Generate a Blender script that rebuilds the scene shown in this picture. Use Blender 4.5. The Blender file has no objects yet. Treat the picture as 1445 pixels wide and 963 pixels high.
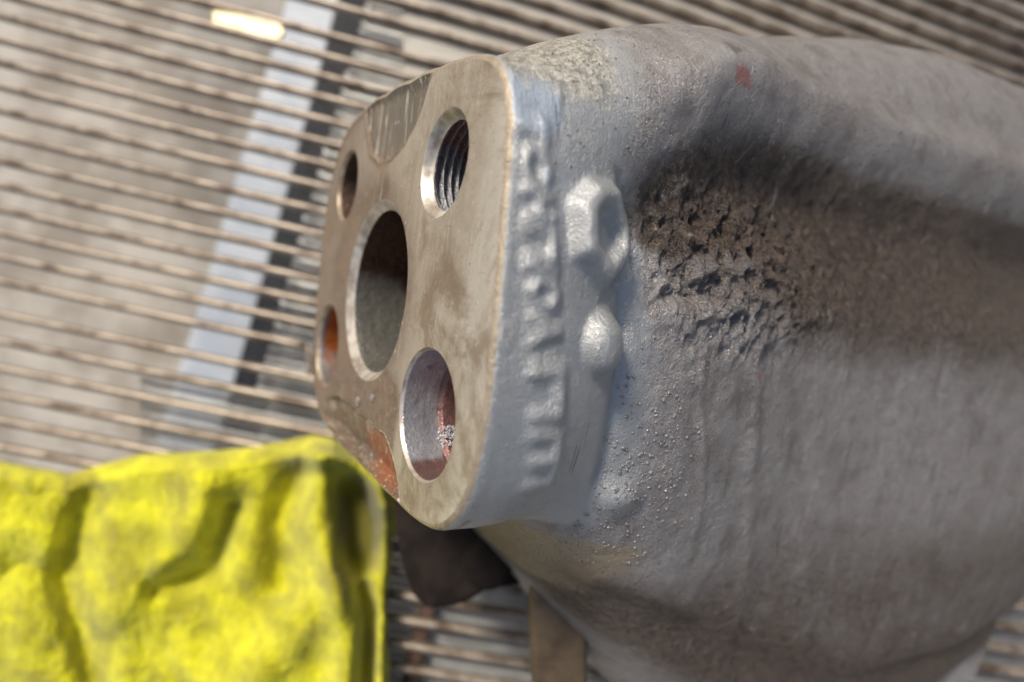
import bpy, bmesh, math, random
import numpy as np
from mathutils import Vector, Matrix
from mathutils.geometry import delaunay_2d_cdt
random.seed(4); rng = np.random.default_rng(7)
SC = bpy.context.scene
R = math.radians

# ------------------------------------------------------------------ camera, sky, sun, exposure
CAM_H, TILT, FPX = 0.52, R(5), 760.0
cam_d = bpy.data.cameras.new("camera")
cam = bpy.data.objects.new("camera", cam_d); SC.collection.objects.link(cam); SC.camera = cam
cam.matrix_world = Matrix.Translation((0, 0, CAM_H)) @ Matrix.Rotation(TILT, 4, 'X')
cam_d.sensor_width = 36; cam_d.lens = 36 * FPX / 1445
cam_d.clip_start = 0.01; cam_d.clip_end = 50
cam_d.dof.use_dof = True; cam_d.dof.focus_distance = 0.218; cam_d.dof.aperture_fstop = 3.4

SUN_EL, SUN_AZ = R(48), R(-30)          # azimuth measured from +Y towards +X
sd = Vector((math.sin(SUN_AZ) * math.cos(SUN_EL), math.cos(SUN_AZ) * math.cos(SUN_EL), math.sin(SUN_EL)))
W = bpy.data.worlds.new("World"); SC.world = W; W.use_nodes = True
nt = W.node_tree; bg = nt.nodes['Background']
sky = nt.nodes.new('ShaderNodeTexSky'); sky.sky_type = 'NISHITA'; sky.sun_disc = False
sky.sun_elevation = SUN_EL; sky.sun_rotation = SUN_AZ; sky.dust_density = 4.0; sky.air_density = 1.0; sky.ozone_density = .6
nt.links.new(sky.outputs[0], bg.inputs[0]); bg.inputs[1].default_value = 0.085
sun_d = bpy.data.lights.new("sun", 'SUN'); sun_d.energy = 2.7; sun_d.angle = R(12); sun_d.color = (1, .93, .82)
sun = bpy.data.objects.new("sun", sun_d); SC.collection.objects.link(sun)
sun.rotation_euler = sd.to_track_quat('Z', 'Y').to_euler()
SC.view_settings.view_transform = 'Standard'; SC.view_settings.look = 'None'
SC.view_settings.exposure = 0.35; SC.view_settings.gamma = 1.0; SC.view_settings.use_curve_mapping = False
SC.cycles.max_bounces = 6

# ------------------------------------------------------------------ helpers
def ss(a, b, x):
    t = np.clip((x - a) / (b - a), 0, 1); return t * t * (3 - 2 * t)

_tab = rng.random((256, 256))
def vnoise(x, y):
    xi = np.floor(x).astype(int); yi = np.floor(y).astype(int); fx = x - xi; fy = y - yi
    fx = fx * fx * (3 - 2 * fx); fy = fy * fy * (3 - 2 * fy)
    g = lambda a, b: _tab[a & 255, b & 255]
    return (g(xi, yi) * (1 - fx) + g(xi + 1, yi) * fx) * (1 - fy) + (g(xi, yi + 1) * (1 - fx) + g(xi + 1, yi + 1) * fx) * fy
def fbm(x, y, o=4):
    s = 0; a = .5
    for k in range(o):
        s = s + a * (vnoise(x * 2 ** k + 17.3 * k, y * 2 ** k + 5.1 * k) - .5); a *= .5
    return s

def tag(o, label=None, cat=None, group=None, kind=None):
    for k, v in (('label', label), ('category', cat), ('group', group), ('kind', kind)):
        if v: o[k] = v
    return o
def link(name, me, mat=None, parent=None, smooth=True):
    o = bpy.data.objects.new(name, me); SC.collection.objects.link(o)
    if mat and not me.materials: me.materials.append(mat)
    if smooth: me.polygons.foreach_set('use_smooth', [True] * len(me.polygons))
    if parent: o.parent = parent
    return o
def mesh_np(name, V, F):
    me = bpy.data.meshes.new(name); me.from_pydata([tuple(v) for v in V], [], [tuple(int(i) for i in f) for f in F]); me.update(); return me
def grid_faces(nr, nc, wrap=True, flip=False):
    i, j = np.meshgrid(np.arange(nr - 1), np.arange(nc if wrap else nc - 1), indexing='ij')
    a = i * nc + j; b = i * nc + (j + 1) % nc; c = (i + 1) * nc + (j + 1) % nc; d = (i + 1) * nc + j
    F = np.stack([a, b, c, d], -1).reshape(-1, 4)
    return F[:, ::-1] if flip else F
def set_attr(me, name, arr):
    at = me.color_attributes.new(name, 'FLOAT_COLOR', 'POINT')
    A = np.ones((len(me.vertices), 4)); A[:, :arr.shape[1]] = arr
    at.data.foreach_set('color', A.ravel())
def empty(name, loc=(0, 0, 0), **k):
    o = bpy.data.objects.new(name, None); SC.collection.objects.link(o); o.location = loc; o.empty_display_size = .02
    return tag(o, **k)

# a compact node writer
class NT:
    def __init__(s, name):
        s.m = bpy.data.materials.new(name); s.m.use_nodes = True; s.t = s.m.node_tree
        s.b = s.t.nodes['Principled BSDF']; s.tc = s.t.nodes.new('ShaderNodeTexCoord').outputs['Object']
    def n(s, typ, **kw):
        x = s.t.nodes.new(typ)
        for k, v in kw.items(): setattr(x, k, v)
        return x
    def put(s, sock, v):
        if isinstance(v, bpy.types.NodeSocket): s.t.links.new(v, sock)
        elif isinstance(v, (tuple, list)): sock.default_value = (*v, 1) if len(v) == 3 and sock.type == 'RGBA' else v
        else: sock.default_value = v
    def noise(s, scale, detail=4, rough=.55, stretch=None, dist=0):
        co = s.tc
        if stretch:
            mp = s.n('ShaderNodeMapping'); s.put(mp.inputs[0], co); mp.inputs['Scale'].default_value = stretch; co = mp.outputs[0]
        x = s.n('ShaderNodeTexNoise'); s.put(x.inputs['Vector'], co); x.inputs['Scale'].default_value = scale
        x.inputs['Detail'].default_value = detail; x.inputs['Roughness'].default_value = rough; x.inputs['Distortion'].default_value = dist
        return x.outputs[0]
    def vor(s, scale, feature='F1', rnd=1):
        x = s.n('ShaderNodeTexVoronoi', feature=feature); s.put(x.inputs['Vector'], s.tc); x.inputs['Scale'].default_value = scale
        x.inputs['Randomness'].default_value = rnd
        return x.outputs['Distance']
    def rng(s, v, a, b, c=0., d=1.):
        x = s.n('ShaderNodeMapRange'); x.interpolation_type = 'SMOOTHSTEP'
        for i, q in enumerate((v, a, b, c, d)): s.put(x.inputs[i], q)
        return x.outputs[0]
    def math(s, op, a, b=0., c=0.):
        x = s.n('ShaderNodeMath', operation=op)
        s.put(x.inputs[0], a); s.put(x.inputs[1], b)
        if op in ('MULTIPLY_ADD',): s.put(x.inputs[2], c)
        return x.outputs[0]
    def mix(s, f, a, b, mode='MIX'):
        x = s.n('ShaderNodeMix', data_type='RGBA', blend_type=mode)
        s.put(x.inputs[0], f); s.put(x.inputs[6], a); s.put(x.inputs[7], b); return x.outputs[2]
    def attr(s, name):
        x = s.n('ShaderNodeAttribute', attribute_name=name); y = s.n('ShaderNodeSeparateColor'); s.put(y.inputs[0], x.outputs['Color'])
        return y.outputs[0], y.outputs[1], y.outputs[2]
    def bump(s, h, dist, strength=1., prev=None):
        x = s.n('ShaderNodeBump'); s.put(x.inputs['Height'], h); x.inputs['Distance'].default_value = dist
        x.inputs['Strength'].default_value = strength
        if prev is not None: s.put(x.inputs['Normal'], prev)
        return x.outputs[0]
    def out(s, col, rough=.5, metal=0., normal=None, spec=.5, **kw):
        s.put(s.b.inputs['Base Color'], col); s.put(s.b.inputs['Roughness'], rough); s.put(s.b.inputs['Metallic'], metal)
        s.put(s.b.inputs['Specular IOR Level'], spec)
        if normal is not None: s.put(s.b.inputs['Normal'], normal)
        for k, v in kw.items(): s.put(s.b.inputs[k], v)
        return s.m

# ------------------------------------------------------------------ materials
def m_body():
    k = NT('cast_paint'); blue, brown, pale = k.attr('zone'); k2 = k.attr('zone2')
    n1 = k.noise(5, 6, .62); n2 = k.noise(26, 5, .65); n3 = k.noise(95, 3, .6); st = k.noise(7, 5, .6, (1, .5, 1.6))
    grey = k.mix(k.rng(n1, .3, .7), (.26, .235, .225), (.44, .41, .40))
    grey = k.mix(k.rng(st, .42, .66), grey, (.40, .38, .375))
    grey = k.mix(k.rng(k.noise(2.2, 5, .65), .52, .72, 0, .5), grey, (.22, .18, .155))
    bl = k.mix(n2, (.38, .39, .39), (.50, .505, .50))
    f = k.rng(k.math('ADD', blue, k.math('MULTIPLY_ADD', n2, .5, -.25)), .3, .7)
    c = k.mix(f, grey, bl)
    sky_residue = k.mix(n2, (.34, .42, .52), (.54, .62, .72))  # light blue: mostly sky reflection put into the colour, with some residue
    c = k.mix(k.rng(k.math('ADD', k2[0], k.math('MULTIPLY_ADD', n2, 1.2, -.6)), .3, .9, 0, .75), c, sky_residue)
    dirt_shade = k.mix(k.rng(n2, .3, .7), (.035, .022, .015), (.20, .14, .10))  # brown of real dirt, also used to paint shade on the body
    c = k.mix(k.rng(k.math('ADD', brown, k.math('MULTIPLY_ADD', n1, .9, -.45)), .25, .85, 0, .88), c, dirt_shade)
    crust = k.mix(k.rng(k.math('ADD', k.math('MULTIPLY', n3, .5), k.math('MULTIPLY', n2, .5)), .38, .6), (.16, .145, .12), (.70, .66, .56))
    c = k.mix(k.rng(k.math('ADD', k.math('MULTIPLY', pale, .8), k.math('ADD', k.math('MULTIPLY_ADD', n2, 1.6, -.8), k.math('MULTIPLY_ADD', n1, 1.2, -.6))), .3, .8, 0, .85), c, crust)
    c = k.mix(k.rng(k.math('ADD', k2[2], k.math('MULTIPLY_ADD', n1, 1.0, -.5)), .3, .7, 0, .9), c, k.mix(n2, (.30, .23, .15), (.52, .43, .30)))
    c = k.mix(k.rng(k.math('ADD', k2[1], k.math('MULTIPLY_ADD', n2, 1.6, -.8)), .35, .8, 0, .75), c, (.40, .13, .11))                 # red paint flecks
    c = k.mix(k.rng(n3, .62, .78, 0, .55), c, (.44, .40, .36))           # light specks
    c = k.mix(k.rng(k.noise(60, 2, .5), .64, .72, 0, k.math('MULTIPLY_ADD', f, -.5, .6)), c, (.05, .04, .035))
    sc = k.noise(26, 3, .6, (1, .10, .5), 1.0); c = k.mix(k.rng(sc, .66, .70, 0, .45), c, (.58, .54, .50))
    sc = k.noise(12, 3, .6, (.5, .07, 1), .6); c = k.mix(k.rng(sc, .66, .71, 0, .5), c, (.08, .065, .055))
    h = k.math('ADD', k.math('MULTIPLY', n3, .5), n2)
    rough_zone = k.math('MULTIPLY_ADD', k.math('MAXIMUM', brown, k.rng(n1, .5, .75, 0, .5)), .75, .25)
    rough_zone = k.math('MULTIPLY', rough_zone, k.math('MULTIPLY_ADD', f, -.6, 1.0))
    nb = k.bump(k.math('MULTIPLY', h, rough_zone), .0036, 1.)
    nb = k.bump(k.math('MULTIPLY', k.rng(k.noise(130, 3, .7), .45, .75), rough_zone), .0012, 1., nb)
    nb = k.bump(k.math('MULTIPLY', k.noise(200, 2, .5), 1.0), .0003, .8, nb)
    scr = k.noise(14, 4, .7, (1, .12, 6))
    nb = k.bump(k.math('MULTIPLY', scr, k.math('SUBTRACT', 1.0, brown)), .0004, .7, nb)
    r = k.rng(n2, .3, .7, .28, .44)
    return k.out(c, r, .50, nb, .9)
def m_face():
    k = NT('machined_steel'); patch, rust, brown = k.attr('zone')
    crust = k.attr('zone2')[0]; n1 = k.noise(3.5, 6, .6); n2 = k.noise(22, 6, .7); lines = k.noise(16, 5, .65, (1.0, .10, 1)); fine = k.noise(120, 3, .6)
    c = k.mix(k.rng(n1, .3, .7), (.34, .285, .215), (.50, .445, .36))
    c = k.mix(k.rng(lines, .46, .68, 0, .25), c, (.60, .545, .46))
    c = k.mix(k.attr('zone2')[1], c, (.60, .56, .48))
    c = k.mix(k.rng(n2, .60, .74, 0, .45), c, (.25, .185, .12))
    c = k.mix(k.rng(k.math('ADD', patch, k.math('MULTIPLY_ADD', n2, .5, -.25)), .3, .7), c, k.mix(n2, (.12, .105, .08), (.27, .245, .20)))
    c = k.mix(k.rng(k.math('ADD', brown, k.math('MULTIPLY_ADD', n1, .8, -.4)), .2, .8, 0, .85), c, k.mix(k.rng(n2, .3, .7), (.06, .038, .025), (.19, .12, .075)))
    c = k.mix(k.rng(k.math('ADD', rust, k.math('MULTIPLY_ADD', n2, 1.1, -.55)), .3, .7, 0, .95), c, k.mix(fine, (.10, .035, .02), (.40, .14, .05)))
    c = k.mix(k.rng(k.noise(75, 2, .5), .67, .73, 0, .8), c, (.05, .035, .025))
    c = k.mix(k.rng(k.math('ADD', crust, k.math('MULTIPLY_ADD', fine, 2.4, -1.4)), .3, .6), c, (.66, .60, .55))
    stain = k.noise(2.1, 7, .72, None, 1.2)
    c = k.mix(k.rng(stain, .46, .64, 0, .7), c, (.22, .155, .095))
    wv = k.noise(70, 2, .5, (1, .03, 1)); c = k.mix(k.rng(wv, .66, .73, 0, .35), c, (.70, .64, .54))
    wv = k.noise(34, 2, .5, (.9, .06, 1), 1.5); c = k.mix(k.math('MULTIPLY', k.rng(wv, .60, .66, 0, .8), patch), c, (.62, .60, .52))
    wv = k.noise(60, 2, .5, (.05, 1, 1)); c = k.mix(k.rng(wv, .66, .72, 0, .3), c, (.2, .16, .12))
    c = k.mix(k.rng(k.noise(48, 3, .5, (1, .5, 1)), .68, .74, 0, .8), c, (.75, .68, .56))
    scr = k.noise(30, 3, .7, (1, .05, 1), .4)
    nb = k.bump(k.math('ADD', scr, k.math('MULTIPLY', n2, .7)), .0007, .8)
    nb = k.bump(fine, .0003, .7, nb)
    return k.out(c, k.math('ADD', k.rng(n2, .3, .75, .34, .52), k.math('MULTIPLY', rust, .3)), k.math('MULTIPLY_ADD', k.math('MAXIMUM', rust, brown), -.45, .5), nb, .4)
def m_bore(name, a, b, rust=.5, scale=6, rough=(.22, .5), rc=((.16, .04, .015), (.50, .14, .03))):
    k = NT(name); rz, dz, _ = k.attr('zone')
    n = k.noise(scale, 6, .65); n2 = k.noise(scale * 6, 4, .65)
    c = k.mix(n, a, b)
    c = k.mix(k.rng(n2, .62, .72, 0, .6), c, (.06, .05, .05))
    c = k.mix(k.rng(k.math('ADD', rz, k.math('MULTIPLY_ADD', n, 1.2, -.6)), .3, .75, 0, rust), c, k.mix(n2, *rc))
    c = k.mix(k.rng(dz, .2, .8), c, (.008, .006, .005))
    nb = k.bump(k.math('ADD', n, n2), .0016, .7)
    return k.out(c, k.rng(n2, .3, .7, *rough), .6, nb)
def m_simple(name, a, b, scale=30, rough=.5, metal=0., bump=.0005, stretch=None, spec=.5, lo=.35, hi=.65):
    k = NT(name); n = k.noise(scale, 5, .6, stretch)
    return k.out(k.mix(k.rng(n, lo, hi), a, b), rough, metal, k.bump(n, bump, .8), spec)

M_BODY = m_body(); M_FACE = m_face()
M_BORE = m_bore('oily_bore', (.13, .12, .10), (.42, .41, .36), .9, 4, (.08, .34), ((.03, .014, .008), (.12, .035, .015)))
M_THREAD = m_bore('thread_steel', (.20, .20, .21), (.44, .44, .46), .6, 9)
M_HOLE = m_bore('bolt_hole_steel', (.36, .36, .39), (.56, .56, .60), .85, 3, (.32, .5), ((.09, .03, .02), (.30, .12, .085)))
M_RUST = m_bore('rusty_hole', (.25, .22, .21), (.40, .38, .37), 1, 8, (.3, .5), ((.22, .05, .015), (.75, .24, .05)))
M_BRN = m_bore('brown_hole', (.10, .065, .045), (.2, .13, .09), .9, 8, (.3, .5), ((.05, .02, .012), (.2, .08, .04)))
M_RIM = m_simple('rim_steel', (.32, .27, .22), (.62, .57, .49), 12, .4, .5, .0002)
M_TAN = m_simple('tan_rim', (.22, .16, .11), (.42, .34, .25), 14, .5, .4, .0008)
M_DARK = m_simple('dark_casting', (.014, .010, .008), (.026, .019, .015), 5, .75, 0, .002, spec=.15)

# ------------------------------------------------------------------ casting frame (x = u along the flange, y = v up the flange, z = out of its face)
Mf = np.array([[0.53170223, 0.14102687, -0.83510728], [0.15857746, -0.98517781, -0.06540544], [-0.83195308, -0.09765297, -0.54618492]])
Tf = np.array([-0.69557306, -0.3282606, 2.72086691]); S = 0.1
flip = np.diag([1, -1, -1.])
A = flip @ Mf; b = flip @ Tf
MW = cam.matrix_world @ (Matrix.Translation(tuple(b * S)) @ Matrix([[*A[0], 0], [*A[1], 0], [*A[2], 0], [0, 0, 0, 1]]) @ Matrix.Scale(S, 4))
casting = empty('pump_casting', label='grey painted iron casting with a machined four-hole flange, raised letters and rust stains', cat='metal casting')
casting.matrix_world = MW
MWn = np.array(MW)
def to_world(V): return V @ MWn[:3, :3].T + MWn[:3, 3]
MWi = np.array(MW.inverted())
def to_local(V): return V @ MWi[:3, :3].T + MWi[:3, 3]

# outline of the flange face
OUT = [(1.075, .735), (1.128, .63), (1.16, .50), (1.182, .34), (1.202, .18), (1.222, 0), (1.238, -.15), (1.25, -.29), (1.252, -.445), (1.24, -.566), (1.21, -.671), (1.155, -.766), (1.075, -.845),
       (.97, -.895), (.84, -.92), (.6, -.935), (.3, -.945), (0, -.955), (-.4, -.965), (-.72, -.95), (-.93, -.87), (-1.05, -.74), (-1.12, -.55), (-1.17, -.26), (-1.195, .10), (-1.18, .41),
       (-1.117, .62), (-.99, .79), (-.81, .885), (-.54, .925), (-.15, .935), (.2, .922), (.5, .900), (.72, .878), (.87, .85), (.99, .805)]
OUT = np.array(OUT); _th = np.arctan2(OUT[:, 1], OUT[:, 0]); _r = np.hypot(*OUT.T); _o = np.argsort(_th); _th, _r = _th[_o], _r[_o]
dense = np.linspace(-math.pi, math.pi, 1441)[:-1]
rr = np.interp(dense, np.r_[_th[-6:] - 2 * math.pi, _th, _th[:6] + 2 * math.pi], np.r_[_r[-6:], _r, _r[:6]])
for _ in range(3): rr = np.real(np.fft.ifft(np.fft.fft(rr) * np.fft.fft(np.r_[np.ones(8), np.zeros(1440 - 15), np.ones(7)] / 15)))
def r_out(t):
    t = (t + math.pi) % (2 * math.pi) - math.pi
    return np.interp(t, np.r_[dense, math.pi], np.r_[rr, rr[0]])

# angles: dense on the side the camera sees
TH = np.r_[np.linspace(R(-92), R(84), 560), np.linspace(R(84), R(268), 150)[1:-1]]
NT_ = len(TH); C_, S_ = np.cos(TH), np.sin(TH)
D = np.r_[0, .003, .009, .018, .030, np.linspace(.038, .75, 190), np.linspace(.754, 2.3, 250), np.linspace(2.32, 5.6, 90)]
inset = np.interp(D, [0, .003, .009, .018, .030, 9], [.028, .018, .009, .003, 0, 0])
rim = r_out(TH)
# body section
xk = [0, .3, .42, .6, .9, 1.2, 1.6, 2.0, 2.6, 3.3, 4.3, 5.6]
HU = [1.2, 1.2, 1.2, 1.195, 1.235, 1.245, 1.21, 1.20, 1.28, 1.45, 1.6, 1.6]
HT = [.97, 1.05, 1.12, 1.22, 1.36, 1.48, 1.60, 1.75, 1.95, 2.1, 2.2, 2.2]
HB = [.93, .95, 1.03, 1.25, 1.53, 1.84, 2.28, 2.68, 3.1, 3.3, 3.3, 3.2]
def curve(y, w=5):
    yy = np.interp(np.linspace(0, 5.6, 561), xk, y); kx = np.hanning(2 * w + 3)[1:-1]; kx /= kx.sum()
    yp = np.pad(yy, w, mode='edge'); return np.interp(D, np.linspace(0, 5.6, 561), np.convolve(yp, kx, 'valid'))
hu, ht, hb = curve(HU), curve(HT), curve(HB)
P_ = np.where(S_[None, :] > 0, 4.4, 3.4) - (.9 * ss(.6, 1.6, D))[:, None] * (S_[None, :] > 0)
def sect(hu, ht, hb):
    hv = np.where(S_[None, :] >= 0, ht[:, None], hb[:, None])
    return ((np.abs(C_[None, :]) / hu[:, None]) ** P_ + (np.abs(S_[None, :]) / hv) ** P_) ** (-1 / P_)
rb = sect(hu, ht, hb)
tw = ss(.15, .5, S_)[None, :]
wmix = ss(.12, .75, D)[:, None] * (1 - tw) + ss(-.01, .34, D)[:, None] * tw
draft = .05 * ss(0, .5, D)[:, None] * (C_[None, :] > 0) * C_[None, :] ** 2
rad = (rim[None, :] - inset[:, None] + draft) * (1 - wmix) + rb * wmix
U = rad * C_; V = rad * S_; DD = D[:, None] * np.ones(NT_)
face = ss(.15, .6, C_)[None, :] * np.ones(len(D))[:, None]     # 1 on the side turned to the camera

# raised strokes, in (d, v)
def cell(y0, y1, strokes):
    out = []
    for (xa, ya, xb_, yb) in strokes:
        q = []
        for (x, y) in ((xa, ya), (xb_, yb)):
            yp = y0 + (y1 - y0) * y
            q += [.030 + (yp - 172) * .00037 + x * (.092 + (yp - 172) * .00003), .57 - (yp - 172) * .002357]
        out.append(q)
    return out
RING = [(0, .5, .25, 0), (.25, 0, .8, 0), (.8, 0, 1, .5), (1, .5, .8, 1), (.8, 1, .25, 1), (.25, 1, 0, .5)]
GL = [(162, 196, [(.0, .4, .95, .6), (.95, .2, .95, .9)], .023),
      (210, 252, RING, .019),
      (264, 300, [(0, 0, 1, .1), (.5, 0, .5, 1), (0, 1, 1, .9)], .019),
      (314, 350, [(0, 0, 1, 0), (1, 0, 1, 1), (0, 1, 1, 1)], .019),
      (364, 366, [(0, 0, 1, 1)], .021),
      (384, 416, RING, .019),
      (432, 466, [(0, .0, 1, .5), (1, .5, 0, 1), (.4, .2, .4, .8)], .019),
      (508, 572, [(0, .0, 1, 0), (1, 0, 1, 1), (0, 1, 1, 1)], .028),
      (602, 682, [(0, .0, 1, 0), (1, 0, 1, 1), (.1, .5, 1, .5), (0, 1, 1, 1)], .026)]
def cap(x, y, s):
    ax, ay, bx, by = s; px, py = x - ax, y - ay; ex, ey = bx - ax, by - ay
    t = np.clip((px * ex + py * ey) / (ex * ex + ey * ey), 0, 1)
    return np.hypot(px - t * ex, py - t * ey)
nz = fbm(DD * 14, V * 14, 3) * .02
letter_id = -np.ones_like(DD, int); lh = np.zeros_like(DD)
for li, (ya, yb, stk, wd) in enumerate(GL):
    dist = np.min([cap(DD + nz, V + nz, q) for q in cell(ya, yb, stk)], 0)
    h = np.exp(-(dist / wd) ** 2.4) * (.75 + wd * 12) * (.75 + .25 * math.sin(li * 2.3) ** 2) * (1 + .9 * fbm(DD * 16, V * 16, 2))
    letter_id[(h > .12) & (h > lh) & (C_[None, :] > 0)] = li
    lh = np.maximum(lh, h)
def blur(a, n, m):
    for ax, w_ in ((0, n), (1, m)):
        for _ in range(2):
            c = np.zeros_like(a)
            for q in range(-w_, w_ + 1): c += np.roll(a, q, ax)
            a = c / (2 * w_ + 1)
    return a
lh = blur(lh, 3, 2) * 1.15
side = face * (V > -1) * (V < .8)
# hexagonal emblem
HEX = np.array([(.240, .350), (.315, .435), (.435, .452), (.560, .330), (.575, .215), (.430, .090), (.270, .178)])
def sdpoly(x, y, P):
    d = np.full(x.shape, 9.); ins = np.zeros(x.shape, bool); n = len(P)
    for i in range(n):
        ax, ay = P[i]; bx, by = P[(i + 1) % n]
        d = np.minimum(d, cap(x, y, (ax, ay, bx, by)))
        c = ((ay > y) != (by > y)) & (x < (bx - ax) * (y - ay) / (by - ay + 1e-12) + ax); ins ^= c
    return np.where(ins, -d, d)
sh = sdpoly(DD, V, HEX)
sh = sh + .014 * fbm(DD * 7, V * 7, 2)
hexh = .072 * (1 - ss(-.030, .025, sh)) - .050 * (1 - ss(-.098, -.060, sh)) + .012 * (1 - ss(-.16, -.12, sh))
hexh = blur(hexh, 2, 2) - .028 * np.exp(-((sh - .055) / .022) ** 2) * ss(.40, .55, DD)
hexh = hexh * (1 + .35 * fbm(DD * 8, V * 8, 2))
# round boss
rb2 = np.hypot((DD - .458) / .100, (V + .112) / .118)
bossh = blur(.085 * np.clip(1 - rb2 ** 2.2, 0, 1) ** .55, 3, 2)
# crease where the flange runs into the body
cl = .60 - .05 * (V + .2) + .03 * fbm(V * 3, DD * 0 + 3, 3)
crease = -.030 * np.exp(-((DD - cl) / .045) ** 2) * ss(.55, .2, V) * ss(-1.0, -.6, V)
# hollow below the top shoulder
edge = .56 + .46 * ss(.15, 1.3, DD) + .03 * fbm(DD * 4, V * 0, 3)
hol = ss(.20, .80, DD) * (1 - ss(edge - .34, edge + .06, V)) * ss(edge - .95, edge - .22, V)
hollow = -(.11 + .12 * ss(.5, 1.4, DD)) * hol
should = .07 * ss(.35, .9, DD) * np.exp(-((V - edge - .13) / .12) ** 2)
# groove over the lower lobe
gv = np.interp(DD, [.5, .9, 1.4, 2.1, 3], [-1.22, -1.42, -1.62, -1.95, -2.3])
groove = -.12 * np.exp(-((V - gv) / .15) ** 2) * ss(.45, .9, DD)
# lumps on the lower body and long parting ridges
lump = .05 * np.exp(-(((DD - .72) / .10) ** 2 + ((V + .75) / .07) ** 2))
ridge = .012 * np.exp(-((DD - (1.02 - .22 * V + .03 * np.sin(V * 6))) / .03) ** 2) * ss(.2, -.1, V) * ss(-1.1, -.7, V)
ridge += .022 * np.exp(-((DD - (1.45 - .3 * (V + .2))) / .06) ** 2) * ss(.1, -.4, V)
rough = fbm(DD * 9, V * 9, 5)
rz = ss(.55, .75, DD) * face
cz = ss(-.30, .30, V + .25 * fbm(DD * 3, V * 3, 3)) * ss(.60, .85, DD) * (1 - ss(edge - .55, edge - .22, V)) * face
pit = np.minimum(fbm(DD * 13 + 1.5 * fbm(DD * 6, V * 6, 2), V * 9, 4) + .03, 0) * np.exp(-((DD - 1.25) / .62) ** 4 - ((V - .32) / .36) ** 2) * ss(.64, .80, DD) * face
coarse = .22 * pit + (.12 * fbm(DD * 8 + 3 * fbm(DD * 4, V * 4, 2), V * 8, 6) + .08 * (fbm(DD * 24, V * 20, 4))) * cz * ss(2.6, 1.5, DD) + .03 * fbm(DD * 9, V * 11, 5) * hol * ss(.5, .8, DD)
dx = face * (.5 * 0 + lh * .026 * side + hexh * 1.0 + bossh + crease + hollow + should + groove + lump + ridge + coarse + .018 * rough * rz) + .010 * fbm(DD * 5, V * 5 + 9 * C_, 3) * ss(.04, .2, DD)
kk = 1 + dx / np.maximum(rad, .3)
U2 = U * kk; V2 = V + (U * 0) + V * (kk - 1) * .35
Z2 = -DD
pts = np.stack([U2, V2, Z2], -1).reshape(-1, 3)
# the body rests on the rack: flatten whatever would sink below it
wpt = to_world(pts); low = wpt[:, 2] < .0085; wpt[low, 2] = .0085 + (wpt[low, 2] - .0085) * .02
pts[low] = to_local(wpt)[low]
F = grid_faces(len(D), NT_)
# vertex normals of the whole surface
P3 = pts.reshape(len(D), NT_, 3)
du = np.roll(P3, -1, 1) - np.roll(P3, 1, 1); dv = np.gradient(P3, axis=0)
NRM = np.cross(du, dv); NRM = -NRM if (NRM[20, 100] @ np.array([1, 0, 0])) < 0 else NRM
NRM = (NRM / (np.linalg.norm(NRM, axis=-1, keepdims=True) + 1e-12)).reshape(-1, 3)
# colour zones
blue = (1 - .85 * ss(.46, .95, DD - .05 * ss(.1, -.1, V) + .22 * ss(.3, .6, V) + .10 * fbm(V * 5, DD * 5, 4))) * np.ones_like(DD) * ss(-1.0, -.8, V)
blue = np.clip(blue - .8 * cz, 0, 1)
blue = np.where(C_[None, :] > 0, blue, .5)
brown = np.clip(hol * ss(.25, .55, DD) * ss(.45, .95, hol + .45 * ss(.1, .5, V)) * 1.0 + .85 * np.exp(-((V - gv) / .2) ** 2) * ss(.4, .8, DD)  + .30 * ss(1.05, 1.8, DD) * face + .35 * ss(-.8, -1.5, V) * face + .60 * cz * ss(.62, .90, DD), 0, 1)  # dirt in hollow and crust; shade of groove, right and lower body painted in
brown = np.clip(brown, 0, .95)
pale = np.clip(1.15 * ss(.62, .80, V) * ss(.60, .3, DD) * ss(-.01, .05, DD) + .4 * ss(1.0, 1.2, V) * ss(1.2, .3, DD), 0, 1) + .38 * ss(.1, .4, V) * hol * ss(.5, .7, DD) * ss(1.2, .9, DD)
sky_resid = 1.25 * np.exp(-((DD - .11) / .10) ** 4 - ((V - .68) / .13) ** 4 ) * (1 + 1.2 * fbm(DD * 12, V * 12, 4)) + .5 * np.exp(-((DD - .2) / .1) ** 2 - ((V - .42) / .08) ** 2) + .35 * lh * ss(.25, .5, V)  # where the painted sky reflection and residue lie
red = np.zeros_like(DD)
for (a, bb, ra, rv) in ((1.05, 1.03, .10, .05), (1.02, 1.36, .10, .03), (1.2, 1.45, .12, .03), (1.46, -.20, .035, .03)):
    red = np.maximum(red, np.exp(-(((DD - a) / ra) ** 2 + ((V2 - bb) / rv) ** 2)) * (C_[None, :] > 0) + .25 * fbm(DD * 20, V * 20, 3) * (np.hypot((DD - a) / ra, (V2 - bb) / rv) < 1.6))
red = np.clip(red, 0, 1)
zone = np.stack([blue, brown, np.clip(pale, 0, 1)], -1).reshape(-1, 3); tan = np.clip(1.0 * ss(-.93, -1.05, V2) * ss(1.2, .7, DD) * ss(-1.75, -1.3, V2) * (C_[None, :] > 0) + 1.5 * (DD < .016), 0, 1)  # tan: bounce light under the flange put into the colour, plus the machined rim
zone2 = np.stack([sky_resid, red, tan], -1).reshape(-1, 3)

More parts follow.
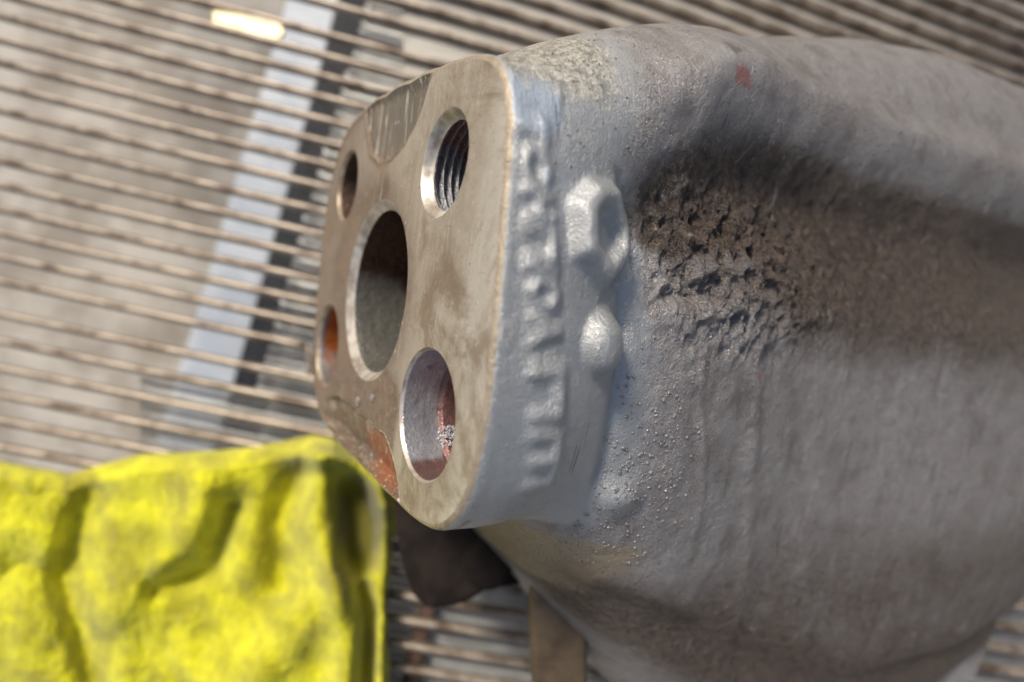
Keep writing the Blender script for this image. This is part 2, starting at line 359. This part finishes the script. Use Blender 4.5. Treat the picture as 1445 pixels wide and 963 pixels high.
part_id = np.full(pts.shape[0], -1)
lid = letter_id.ravel()
part_id[lid >= 0] = lid[lid >= 0]
part_id[((sh < .015) & (C_[None, :] > 0)).ravel()] = 20
part_id[((rb2 < 1.05) & (C_[None, :] > 0)).ravel()] = 21
fid = part_id[F].max(1)
def submesh(name, mask, extra=None):
    f = F[mask]; used = np.unique(f); mp = np.full(len(pts), -1); mp[used] = np.arange(len(used))
    Vs = pts[used]; Fs = mp[f].tolist(); Ns = NRM[used]
    if extra: Fs = Fs + extra(mp)
    me = bpy.data.meshes.new(name); me.from_pydata(Vs.tolist(), [], Fs); me.update()
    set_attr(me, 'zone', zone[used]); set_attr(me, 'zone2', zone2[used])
    o = link(name, me, M_BODY, casting)
    me.normals_split_custom_set_from_vertices(Ns.tolist())
    return o
flipF = np.array([1, 0, 0]) @ np.cross(pts[F[3000, 1]] - pts[F[3000, 0]], pts[F[3000, 3]] - pts[F[3000, 0]])
k0 = F[20 * NT_ + 280]; nn = np.cross(pts[k0[1]] - pts[k0[0]], pts[k0[3]] - pts[k0[0]])
if nn[0] < 0: F = F[:, ::-1]
last = (len(D) - 1) * NT_
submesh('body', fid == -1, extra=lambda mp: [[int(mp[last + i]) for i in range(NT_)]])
for li in range(len(GL)):
    submesh('raised_letter', fid == li)
tag(submesh('hexagon_emblem', fid == 20), label='raised hexagonal foundry mark')
tag(submesh('round_boss', fid == 21), label='raised round dimple boss')

# ------------------------------------------------------------------ machined face with its five openings
HOLES = dict(TR=(.669, .483, .213), LR=(.796, -.495, .262), TL=(-.697, .507, .211), LL=(-.769, -.484, .261), C=(.001, -.075, .457))
rim0 = np.c_[(rim - .028) * C_, (rim - .028) * S_]
sel = np.r_[np.arange(0, 560, 2), np.arange(560, NT_)]
loop = P3[0][sel][:, :2]
PT = np.array([(-.54, 1.2), (-.515, .922), (-.426, .80), (-.299, .649), (-.157, .584), (.042, .583), (.202, .626), (.308, .697), (.372, .773), (.418, .869), (.45, 1.2)])
PB = np.array([(-.9, -1.2), (-.80, -.90), (-.62, -.79), (-.419, -.730), (-.125, -.713), (.066, -.708), (.216, -.712), (.386, -.704), (.46, -.732), (.53, -.772), (.60, -.83), (.66, -.91), (.70, -1.2)])
vs = [tuple(p) for p in loop]; ed = [(i, (i + 1) % len(loop)) for i in range(len(loop))]
for (u, v, r) in HOLES.values():
    n = 128; s0 = len(vs)
    vs += [(u + r * math.cos(2 * math.pi * i / n), v + r * math.sin(2 * math.pi * i / n)) for i in range(n)]
    ed += [(s0 + i, s0 + (i + 1) % n) for i in range(n)]
gx, gy = np.meshgrid(np.arange(-1.2, 1.26, .021), np.arange(-.96, .95, .021)); gx = gx + ((np.arange(gx.shape[0]) % 2) * .0105)[:, None]
G = np.c_[gx.ravel(), gy.ravel()]
# extra points along the edges of the two ground patches
for P in (PT, PB):
    for i in range(len(P) - 1):
        a_, b_ = P[i], P[i + 1]; L = np.hypot(*(b_ - a_)); nrm = np.array([-(b_ - a_)[1], (b_ - a_)[0]]) / L
        for t in np.arange(0, 1, .012 / L):
            for off in (-.012, -.006, 0, .006): G = np.r_[G, [a_ + t * (b_ - a_) + nrm * off + rng.normal(0, .0006, 2)]]
rg = np.hypot(*G.T); keep = rg < r_out(np.arctan2(G[:, 1], G[:, 0])) - .042
for (u, v, r) in HOLES.values(): keep &= np.hypot(G[:, 0] - u, G[:, 1] - v) > r + .010
vs += [tuple(p) for p in G[keep]]
vo, eo, fo, *_ = delaunay_2d_cdt([Vector(p) for p in vs], ed, [], 0, 1e-7)
VO = np.array([tuple(p) for p in vo]); FO = []
FA = np.array([f for f in fo]); cen = VO[FA].mean(1)
ok = np.hypot(*cen.T) < r_out(np.arctan2(cen[:, 1], cen[:, 0])) + .02
okl = sdpoly(cen[:, 0], cen[:, 1], loop) < 0
for (u, v, r) in HOLES.values(): ok &= np.hypot(cen[:, 0] - u, cen[:, 1] - v) > r * math.cos(math.pi / 128) - 1e-4
FA = FA[ok & okl]
wob = .012 * fbm(VO[:, 0] * 18, VO[:, 1] * 18, 3)
sT = sdpoly(VO[:, 0], VO[:, 1], PT) + wob; sB = sdpoly(VO[:, 0], VO[:, 1], PB) + wob
bd = np.hypot(*VO.T) > r_out(np.arctan2(VO[:, 1], VO[:, 0])) - .034
z = -.022 * (1 - ss(-.012, .004, sT)) * np.clip(.5 + (VO[:, 0] + .5), 0, 1) - .030 * (1 - ss(-.012, .004, sB)) * ss(-.75, -.4, VO[:, 0])
z += -.05 * ss(-.02, -.26, sB)
z += .002 * fbm(VO[:, 0] * 6, VO[:, 1] * 6, 4)
nh = np.ones(len(VO))
for (u, v, r) in HOLES.values(): nh = np.minimum(nh, ss(r, r + .02, np.hypot(VO[:, 0] - u, VO[:, 1] - v)))
z = np.where(bd, 0, z) * nh
if np.cross(VO[FA[0, 1]] - VO[FA[0, 0]], VO[FA[0, 2]] - VO[FA[0, 0]]) < 0: FA = FA[:, ::-1]
me = mesh_np('machined_face', np.c_[VO, z], FA)
x_, y_ = VO.T
zpatch = (1 - ss(-.02, .01, sT)) + .55 * (1 - ss(-.02, .01, sB)) + .7 * np.exp(-(((x_ + .02) / .14) ** 2 + ((y_ - .44) / .10) ** 2))
zrust = (1 - ss(-.02, .005, sB)) * np.exp(-(((x_ - .36) / .34) ** 2 + ((y_ + .82) / .12) ** 2)) * 1.15
zcrust = np.exp(-(np.abs(sB + .01) / .02) ** 2) * ss(.25, .5, x_) + .8 * np.exp(-(np.abs(sB + .0) / .008) ** 2) * ss(-.5, -.1, x_)
zbrown = .75 * np.exp(-(np.abs(sT - .004) / .016) ** 2) * ss(-.55, -.2, x_) + .55 * (1 - ss(-.02, .01, sB)) + .35 * np.exp(-(sdpoly(x_, y_, loop) / .03) ** 2) + 1.25 * ss(-.38, -.58, y_) * ss(.65, .35, x_) * ss(-1.1, -.9, x_) * ss(-.90, -.72, y_) + .62 * ss(.85, .40, np.hypot(x_ - .0, y_ + .07)) + .62 * ss(.3, -.8, x_)
set_attr(me, 'zone', np.clip(np.c_[zpatch, zrust, zbrown], 0, 1)); set_attr(me, 'zone2', np.clip(np.c_[zcrust, .75 * ss(.93, 1.06, x_ - .05 * np.abs(y_)) , zcrust * 0], 0, 1))
link('machined_face', me, M_FACE, casting)

# bores: profiles (radius, depth) swept round; 'f' adds radial displacement
def bore(name, key, prof, mat, f=None, zf=None, n=160, rimn=0):
    u, v, r = HOLES[key]; a = np.linspace(0, 2 * math.pi, n, endpoint=False)
    prof = np.array(prof); Rr = prof[:, 0][:, None] * np.ones(n); Z = -prof[:, 1][:, None] * np.ones(n)
    if f is not None: Rr = Rr + f(Z, a[None, :])
    Vv = np.stack([u + Rr * np.cos(a), v + Rr * np.sin(a), Z], -1).reshape(-1, 3)
    Ff = grid_faces(len(prof), n, flip=True)
    me = mesh_np(name, Vv, Ff)
    zz = zf(Z, np.ones_like(Z) * a) if zf else np.zeros((Z.size, 2))
    set_attr(me, 'zone', np.clip(np.c_[zz, np.zeros(len(zz))], 0, 1)); return me
def put(name, me, mat, parent=casting, label=None):
    me.name = name; o = link(name, me, mat, parent); tag(o, label=label)
    return o
def zfun(rz, dz):
    return lambda Z, a: np.c_[rz(-Z, a).ravel(), dz(-Z, a).ravel()]
none = lambda d, a: np.zeros_like(d)
# centre bore
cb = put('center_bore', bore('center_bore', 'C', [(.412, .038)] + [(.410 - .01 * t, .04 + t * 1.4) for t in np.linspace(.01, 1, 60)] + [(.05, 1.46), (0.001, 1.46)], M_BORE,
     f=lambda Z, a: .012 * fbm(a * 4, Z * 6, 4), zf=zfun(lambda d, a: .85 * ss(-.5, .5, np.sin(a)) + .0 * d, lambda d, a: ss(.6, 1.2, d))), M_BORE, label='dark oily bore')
put('bore_chamfer', bore('c', 'C', [(.457, 0), (.450, .004), (.418, .034), (.412, .038)], M_RIM), M_RIM, cb)
# threaded hole
pitch = .036
def thr(Z, a):
    d = -Z; ph = (d / pitch - a / (2 * math.pi)) % 1
    return .034 * (1 - np.abs(2 * ph - 1) ** 1.2) * ss(.048, .064, d) + 0
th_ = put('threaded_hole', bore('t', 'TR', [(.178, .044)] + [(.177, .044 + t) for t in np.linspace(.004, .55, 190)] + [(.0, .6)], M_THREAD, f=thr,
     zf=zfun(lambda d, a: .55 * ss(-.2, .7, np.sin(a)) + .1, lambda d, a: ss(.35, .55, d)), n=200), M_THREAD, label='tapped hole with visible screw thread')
put('countersink', bore('k', 'TR', [(.213, 0), (.209, .003), (.202, .014), (.194, .028), (.187, .038), (.178, .044)], M_RIM, f=lambda Z, a: .004 * fbm(a * 6, Z * 40, 4)), M_RIM, th_)
# near lower hole: counterbore, reddish step, dark depth
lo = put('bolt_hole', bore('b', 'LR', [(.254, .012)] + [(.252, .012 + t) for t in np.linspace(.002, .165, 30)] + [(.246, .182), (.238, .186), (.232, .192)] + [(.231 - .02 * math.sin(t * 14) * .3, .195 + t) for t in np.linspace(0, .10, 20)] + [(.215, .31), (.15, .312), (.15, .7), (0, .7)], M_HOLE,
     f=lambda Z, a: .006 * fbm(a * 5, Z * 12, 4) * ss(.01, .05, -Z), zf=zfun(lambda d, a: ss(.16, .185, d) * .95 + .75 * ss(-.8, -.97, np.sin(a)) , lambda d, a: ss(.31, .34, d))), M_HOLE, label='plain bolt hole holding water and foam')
put('hole_rim', bore('r', 'LR', [(.262, 0), (.260, .004), (.256, .009), (.254, .012)], M_RIM), M_RIM, lo)
for key, rr_, lab, mt in (('TL', .211, 'far upper bolt hole, dark inside', M_BRN), ('LL', .261, 'far lower bolt hole, orange with rust', M_RUST)):
    o = put('bolt_hole', bore('q', key, [(rr_ - .014, .016)] + [(rr_ - .016, .016 + t) for t in np.linspace(.004, .5, 40)] + [(0, .52)], mt, f=lambda Z, a: .006 * fbm(a * 5, Z * 12, 4) * ss(.02, .06, -Z),
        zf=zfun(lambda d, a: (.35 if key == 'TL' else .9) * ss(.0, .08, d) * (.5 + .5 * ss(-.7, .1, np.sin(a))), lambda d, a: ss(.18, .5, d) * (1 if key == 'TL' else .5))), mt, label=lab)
    put('hole_rim', bore('r', key, [(rr_, 0), (rr_ - .003, .006), (rr_ - .014, .016)], M_RIM), M_TAN, o)

# ------------------------------------------------------------------ beads, drops and foam
def blob_mesh(items, seg=8, rings=5):
    V_, F_ = [], []
    for (c, n, r, fl) in items:
        n = n / (np.linalg.norm(n) + 1e-9); t = np.cross(n, [.3, .2, .9]); t /= np.linalg.norm(t) + 1e-9; b_ = np.cross(n, t); s0 = len(V_)
        V_.append(c + n * r * fl)
        for i in range(1, rings):
            a = math.pi * i / rings
            for j in range(seg):
                q = 2 * math.pi * j / seg
                V_.append(c + n * r * fl * math.cos(a) + (t * math.cos(q) + b_ * math.sin(q)) * r * math.sin(a))
        V_.append(c - n * r * fl)
        for j in range(seg): F_.append((s0, s0 + 1 + j, s0 + 1 + (j + 1) % seg))
        for i in range(rings - 2):
            for j in range(seg):
                a = s0 + 1 + i * seg; F_.append((a + j, a + seg + j, a + seg + (j + 1) % seg, a + (j + 1) % seg))
        e = len(V_) - 1; a = s0 + 1 + (rings - 2) * seg
        for j in range(seg): F_.append((a + j, e, a + (j + 1) % seg))
    me = bpy.data.meshes.new('blobs'); me.from_pydata([tuple(v) for v in V_], [], F_); me.update(); return me
items = []
dflat = DD.ravel(); vflat = V2.ravel(); cand = np.where((dflat > .62) & (dflat < 1.5) & (vflat < .1) & (vflat > -1.3) & (C_[None, :] * np.ones_like(DD) > .2).ravel())[0]
pr = np.exp(-((dflat[cand] - .85) / .2) ** 2 - ((vflat[cand] + .72) / .30) ** 2) + .15 * np.exp(-((dflat[cand] - .9) / .3) ** 2 - ((vflat[cand] + .3) / .35) ** 2)
for i in rng.choice(cand, 330, replace=False, p=pr / pr.sum()):
    items.append((pts[i], NRM[i], rng.uniform(.0035, .0085) * (1.3 if rng.random() < .1 else 1), .7))
top = np.where((dflat > .15) & (dflat < .6) & (vflat > .45) & (vflat < 1.1) & (C_[None, :] * np.ones_like(DD) > .4).ravel())[0]
for i in rng.choice(top, 90, replace=False): items.append((pts[i], NRM[i], rng.uniform(.003, .007), .6))
o = link('sand_grain', blob_mesh(items), M_BODY, casting); o['kind'] = 'stuff'; tag(o, label='grains of casting grit burnt onto the paint')
set_attr(o.data, 'zone', np.zeros((len(o.data.vertices), 3))); set_attr(o.data, 'zone2', np.zeros((len(o.data.vertices), 3)))

k = NT('water'); M_WATER = k.out((.95, .95, .95), .03, 0, None, .5, **{'Transmission Weight': .85, 'IOR': 1.33})
k = NT('foam'); M_FOAM = k.out((.8, .82, .86), .1, 0, None, .5, **{'Transmission Weight': .6, 'IOR': 1.25})
zf = np.array([0, 0, 1.])
for (px_, py_, r, lab) in ((.185, -.585, .022, 'small water drop on the flange just under the centre bore'), (-.02, -.655, .030, 'larger water drop on the flange above the lower worn patch')):
    o = link('water_drop', blob_mesh([(np.array([px_, py_, .002]), zf, r, .45)], 16, 9), M_WATER)
    o.matrix_world = MW; tag(o, label=lab, cat='water drop', group='water drops on the flange face')
foam = []
u, v, r = HOLES['LR']
for i in range(230):
    a = R(rng.uniform(203, 240)); d = rng.uniform(.11, .27); rr_ = (.246 if d < .19 else .228) - abs(rng.normal(0, .008))
    if abs((a - R(221)) / R(15)) ** 2 + ((d - .205) / .04) ** 2 > 1: continue
    foam.append((np.array([u + rr_ * math.cos(a), v + rr_ * math.sin(a), -d]), np.array([-math.cos(a), -math.sin(a), 0]), rng.uniform(.004, .008), .8))
o = link('foam', blob_mesh(foam, 12, 8), M_FOAM); o.matrix_world = MW
tag(o, label='white soapy foam bubbles inside the lower right bolt hole', cat='foam', kind='stuff')

# ------------------------------------------------------------------ place things in the world below
CW = np.array(cam.matrix_world)
def px(x, y, z):
    """point at height z on the line of sight of photo pixel (x, y)"""
    d = CW[:3, :3] @ np.array([(x - 722.5) / FPX, -(y - 481.5) / FPX, -1]); t = (z - CAM_H) / d[2]
    return np.array([d[0] * t, d[1] * t, z])

# dark foot of the casting
def loc_part(name, poly, z0, z1, bev, mat, label=None):
    bm = bmesh.new(); vsb = [bm.verts.new(to_local(px(x, y, z1)[None])[0]) for x, y in poly]
    f = bm.faces.new(vsb); r = bmesh.ops.extrude_face_region(bm, geom=[f]); ex = [g for g in r['geom'] if isinstance(g, bmesh.types.BMVert)]
    dn = (MWi[:3, :3] @ np.array([0, 0, z0 - z1]))
    bmesh.ops.translate(bm, verts=ex, vec=dn); bmesh.ops.recalc_face_normals(bm, faces=bm.faces)
    bmesh.ops.bevel(bm, geom=bm.edges[:] , offset=bev, segments=5, profile=.5, affect='EDGES', clamp_overlap=True)
    me = bpy.data.meshes.new(name); bm.to_mesh(me); bm.free()
    o = link(name, me, mat, casting); tag(o, label=label); return o
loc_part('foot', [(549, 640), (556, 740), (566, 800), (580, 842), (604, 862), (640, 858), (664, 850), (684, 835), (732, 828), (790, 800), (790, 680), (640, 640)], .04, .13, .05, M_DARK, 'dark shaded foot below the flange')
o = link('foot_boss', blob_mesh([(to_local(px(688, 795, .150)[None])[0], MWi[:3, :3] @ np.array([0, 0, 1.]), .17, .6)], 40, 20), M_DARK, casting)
loc_part('rib', [(748, 800), (750, 870), (752, 1000), (830, 1000), (830, 860), (800, 800)], .06, .19, .05, m_simple('brown_rib', (.075, .052, .030), (.12, .085, .05), 5, .5, .1, .002))

# ------------------------------------------------------------------ ground
M_CONC = m_simple('pale_concrete', (.26, .23, .19), (.46, .43, .38), 7, .8, 0, .003)
gm = bpy.data.meshes.new('ground'); gs = 6.; gm.from_pydata([(-gs, -gs, -.40), (gs, -gs, -.40), (gs, gs, -.40), (-gs, gs, -.40)], [], [(0, 1, 2, 3)])
o = link('ground', gm, M_CONC, smooth=False); tag(o, kind='structure', label='pale concrete ground under the rack')

def bar_mesh(path, w, h, seg=10, round_=True):
    """a bar following path; w wide, h high"""
    path = np.array(path); n = len(path); T = np.gradient(path, axis=0); T /= np.linalg.norm(T, axis=1, keepdims=True)
    Nn = np.c_[-T[:, 1], T[:, 0], np.zeros(n)]; Nn /= np.linalg.norm(Nn, axis=1, keepdims=True)
    a = np.linspace(0, 2 * math.pi, seg, endpoint=False) + math.pi / seg; p = 1 if round_ else .45
    ca = np.sign(np.cos(a)) * np.abs(np.cos(a)) ** p; sa = np.sign(np.sin(a)) * np.abs(np.sin(a)) ** p
    V_ = path[:, None, :] + Nn[:, None, :] * (ca * w / 2)[None, :, None] + np.array([0, 0, 1.])[None, None, :] * (sa * h / 2)[None, :, None]
    F_ = [tuple(q) for q in grid_faces(n, seg, flip=False).tolist()] + [tuple(range(seg))[::-1], tuple((n - 1) * seg + i for i in range(seg))]
    me = bpy.data.meshes.new('bar'); me.from_pydata(V_.reshape(-1, 3).tolist(), [], F_); me.update(); return me

def slope(x, y):
    s = .165 + (890 - y) * .00011
    if x > 550: s += min((x - 550) / 350, 1.3) * .10 * min(max((420 - y) / 400, 0), 1.1)
    return s
def trace(x0, y0, xa, xb, step=30):
    L = [(x0, y0)]; x, y = x0, y0
    while x > xa: y -= step * slope(x, y); x -= step; L.insert(0, (x, y))
    x, y = x0, y0
    while x < xb: y += step * slope(x, y); x += step; L.append((x, y))
    return L
M_ROD = m_simple('rack_rod', (.11, .075, .052), (.34, .285, .225), 38, .42, .45, .0012, lo=.3, hi=.6)
M_SLAT = m_simple('grey_slat', (.38, .385, .37), (.56, .565, .545), 30, .5, .3, .0008)
M_BOARD = m_simple('beige_board', (.34, .32, .275), (.47, .44, .38), 14, .6, 0, .0008, (1, 4, 1))
M_IRON = m_simple('rusty_bar', (.06, .035, .025), (.14, .08, .055), 30, .7, .2, .001)
rack = empty('wire_rack', tuple(px(400, 300, 0)), label='rusty beige wire rack of thin parallel rods under the casting and cloth', cat='wire rack')
def radd(name, me, mat, parent):
    o = link(name, me, mat); o.parent = parent; o.matrix_parent_inverse = Matrix.Translation(-parent.location); return o
ys = [-590 + 30 * i for i in range(21)] + [30 - 6 + 0, 55, 85, 115, 147, 178, 210, 242.5, 277, 311, 344, 377, 409, 441, 474, 519, 555, 592] + [628 + 35.2 * i for i in range(16)]
ys = sorted(set(ys)); ys = [y for y in ys if y not in (10,)]
for y0 in ys:
    if y0 == 474: xb = 434
    else: xb = 1640
    L = trace(361, y0, -260, xb)
    if xb < 1000: L = [q for q in L if q[0] <= 434] + [(434, y0 + 15)]
    P = [px(x, y, 0) + np.array([0, 0, .0006 * math.sin(x * .01 + y0)]) for x, y in L]
    radd('rod', bar_mesh(P, .0086, .0110), M_ROD, rack)
P = [px(x, y, 0.001) for x, y in ((434, 486), (437, 495), (438, 512), (437, 530), (434, 537))]
radd('end_wire', bar_mesh(P, .0060, .0064), M_ROD, rack)
for xx in (775, -80):
    P = [px(xx + t * 6, y, -.0075) for t, y in enumerate((-220, -100, 0, 60, 140, 260))]
    radd('cross_bar', bar_mesh(P, .006, .006), M_IRON, rack)
P = [px(x, y, -.0075) for x, y in ((628, 760), (604, 850), (585, 930), (566, 1050), (550, 1180))]
radd('cross_bar', bar_mesh(P, .016, .006, round_=False), M_IRON, rack)

# second layer: grey slats right of the dark gap
slats = empty('slatted_panel', tuple(px(600, 500, -.03)), label='grey slatted metal panel lying just below the rods', cat='slatted panel')
y0 = -60.
while y0 < 1230:
    sp = 11.4
    xl = 492 - (y0 + 20 - 100) * .27 if y0 < 560 else 200
    L = trace(400, y0, xl, 1640)
    L = [q for q in L if q[0] >= xl - 32]; L[0] = (xl, L[0][1])
    if y0 > 95 or True:
        P = [px(x, y, -.022) for x, y in L]
        radd('slat', bar_mesh(P, .0052, .004, 8, False), M_SLAT, slats)
    y0 += sp
# beige board under the far right rods
def slab(name, quad, z, th, mat, **k):
    bm = bmesh.new(); c = np.mean([px(x, y, z) for x, y in quad], 0)
    vs_ = [bm.verts.new(px(x, y, z) - c) for x, y in quad]; f = bm.faces.new(vs_)
    r = bmesh.ops.extrude_face_region(bm, geom=[f]); bmesh.ops.translate(bm, verts=[g for g in r['geom'] if isinstance(g, bmesh.types.BMVert)], vec=(0, 0, -th))
    bmesh.ops.recalc_face_normals(bm, faces=bm.faces); bmesh.ops.bevel(bm, geom=bm.edges[:], offset=th * .25, segments=3, profile=.5, affect='EDGES')
    me = bpy.data.meshes.new(name); bm.to_mesh(me); bm.free(); o = link(name, me, mat, smooth=False); o.location = c; return tag(o, **k)
slab('board', [(572, 260), (1700, 560), (1700, -420), (560, -420)], -.0036, .008, M_BOARD, label='flat beige board lying beneath the far rods behind the casting', cat='board')
M_WHITE = m_simple('white_sheet', (.56, .62, .70), (.74, .78, .82), 12, .5, 0, .002)
slab('plastic_sheet', [(478, -260), (545, -260), (452, 93), (355, 450), (300, 640), (260, 800), (170, 800), (215, 640), (275, 450), (378, 93)], -.34, .006, M_WHITE, label='bluish white plastic sheet on the ground left of the dark gap', cat='plastic sheet')
slab('dark_gap', [(538, -200), (585, -200), (350, 660), (296, 660)], -.32, .012, m_simple('dark_gap', (.012, .014, .02), (.03, .032, .04), 30, .7, 0, .001), label='dark strip put in for the darkness of the gap between sheet and slats', cat='gap strip')  # dark slab added to paint the darkness of the gap
slab('yellow_strip', [(300, 14), (392, 28), (402, 44), (392, 56), (300, 40)], .0035, .004, m_simple('yellow_plastic', (.85, .60, .16), (.95, .78, .35), 40, .35, 0, .0002), label='short bright yellow plastic strip lying on the upper left rods', cat='plastic strip')

# ------------------------------------------------------------------ yellow cloth
def cloth():
    X = np.linspace(-120, 572, 440); Y = np.linspace(596, 1120, 340); xx, yy = np.meshgrid(X, Y)
    top_ = np.interp(xx, [-120, 0, 100, 200, 300, 361, 400, 440, 470, 520, 572], [690, 650, 668, 640, 636, 630, 622, 613, 618, 650, 700]) + 6 * fbm(xx / 40, yy * 0, 3)
    right = np.interp(yy, [596, 660, 740, 820, 900, 963, 1120], [560, 560, 551, 549, 552, 555, 548]) + 18 * fbm(yy / 55, xx * 0, 4)
    left = -110 + 30 * fbm(yy / 60, xx * 0, 3) * 2
    # squeeze the grid to the outline
    s = (xx + 120) / (572 + 120); t = (yy - 596) / (1120 - 596)
    x = left + (right - left) * s; tp = np.interp(x, [-120, 0, 100, 200, 300, 361, 400, 440, 470, 520, 572], [690, 650, 668, 640, 636, 630, 622, 613, 618, 650, 700])
    y = tp + (1120 - tp) * t ** 1.05
    h = .042 + .018 * fbm(x / 110, y / 200, 3)
    def rid(pts_, w, a):
        d = np.full(x.shape, 1e9)
        for (p, q) in zip(pts_[:-1], pts_[1:]): d = np.minimum(d, cap(x, y, (*p, *q)))
        return a * np.exp(-(d / w) ** 2)
    h += rid([(420, 648), (470, 640), (510, 662), (538, 700)], 20, .020) + rid([(452, 655), (448, 740), (470, 820), (490, 900), (484, 1100)], 24, .022)
    h += rid([(544, 720), (547, 830), (541, 960), (540, 1100)], 11, .020)
    h += rid([(300, 1120), (380, 950), (420, 880)], 46, .022) + rid([(290, 690), (250, 780), (160, 860)], 34, .018)
    h -= rid([(500, 690), (512, 740), (508, 790)], 23, .050) + rid([(513, 832), (522, 870), (517, 960), (503, 1100)], 12, .034)
    h -= rid([(420, 670), (395, 740), (400, 830)], 26, .024) + rid([(330, 720), (300, 800), (220, 830)], 20, .018) + rid([(130, 700), (90, 820), (140, 980)], 24, .02)
    wx = x + 60 * fbm(x / 90, y / 90, 3); wy = y + 60 * fbm(x / 80 + 9, y / 80, 3)
    h += .010 * (np.abs(fbm(wx / 120, wy / 150, 2)) * 4 - .5)
    e = np.sqrt(np.clip(np.minimum(np.minimum(s, 1 - s) * 26, t * 16), 0, 1))
    h = .5 * (h + .014) + .5 * np.sqrt((h - .014) ** 2 + .00005); h = .009 + (h - .009) * e
    h += .0022 * fbm(x / 4, y / 4, 3) + .005 * fbm(x / 26, y / 40, 3)
    Vv = np.stack([px(x.ravel()[i], y.ravel()[i], 0) for i in range(x.size)]) if False else None
    # exact placement: the point at height h over the rack on each line of sight
    dx_ = (x - 722.5) / FPX; dy_ = -(y - 481.5) / FPX; d = np.stack([dx_, dy_, -np.ones_like(dx_)], -1) @ CW[:3, :3].T
    tt = (h - CAM_H) / d[..., 2]; P = d * tt[..., None]; P[..., 2] = h
    me = mesh_np('cloth', P.reshape(-1, 3), grid_faces(x.shape[0], x.shape[1], wrap=False, flip=True))
    g_ = lambda a, b, ra, rb_: np.exp(-((x - a) / ra) ** 2 - ((y - b) / rb_) ** 2)
    st = np.clip(1.25 * g_(508, 735, 40, 66) + .7 * g_(410, 655, 45, 22) + .6 * g_(395, 780, 34, 24) + .5 * g_(515, 900, 16, 90) + .5 * g_(200, 760, 60, 40), 0, 1)  # olive stains, with the shade of the fold hollows put into the colour
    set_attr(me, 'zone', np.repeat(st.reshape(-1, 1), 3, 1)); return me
k = NT('yellow_terry'); n1 = k.noise(35, 5, .6); n2 = k.noise(420, 4, .7); n3 = k.noise(900, 2, .6)
c = k.mix(k.rng(n1, .3, .7), (.40, .37, .006), (.84, .80, .012)); c = k.mix(k.rng(k.noise(22, 4, .6), .52, .72, 0, .7), c, (.36, .30, .03))
nb = k.bump(n2, .0022, .9); nb = k.bump(n3, .001, .8, nb)
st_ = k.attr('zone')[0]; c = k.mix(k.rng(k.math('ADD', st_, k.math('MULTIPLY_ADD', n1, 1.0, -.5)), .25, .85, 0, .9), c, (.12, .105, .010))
M_CLOTH = k.out(c, .9, 0, nb, .2, **{'Sheen Weight': .3})
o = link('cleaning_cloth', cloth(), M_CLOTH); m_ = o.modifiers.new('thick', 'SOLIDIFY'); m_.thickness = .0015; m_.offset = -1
tag(o, label='crumpled bright yellow fluffy cleaning cloth lying on the rack below the flange', cat='cloth')
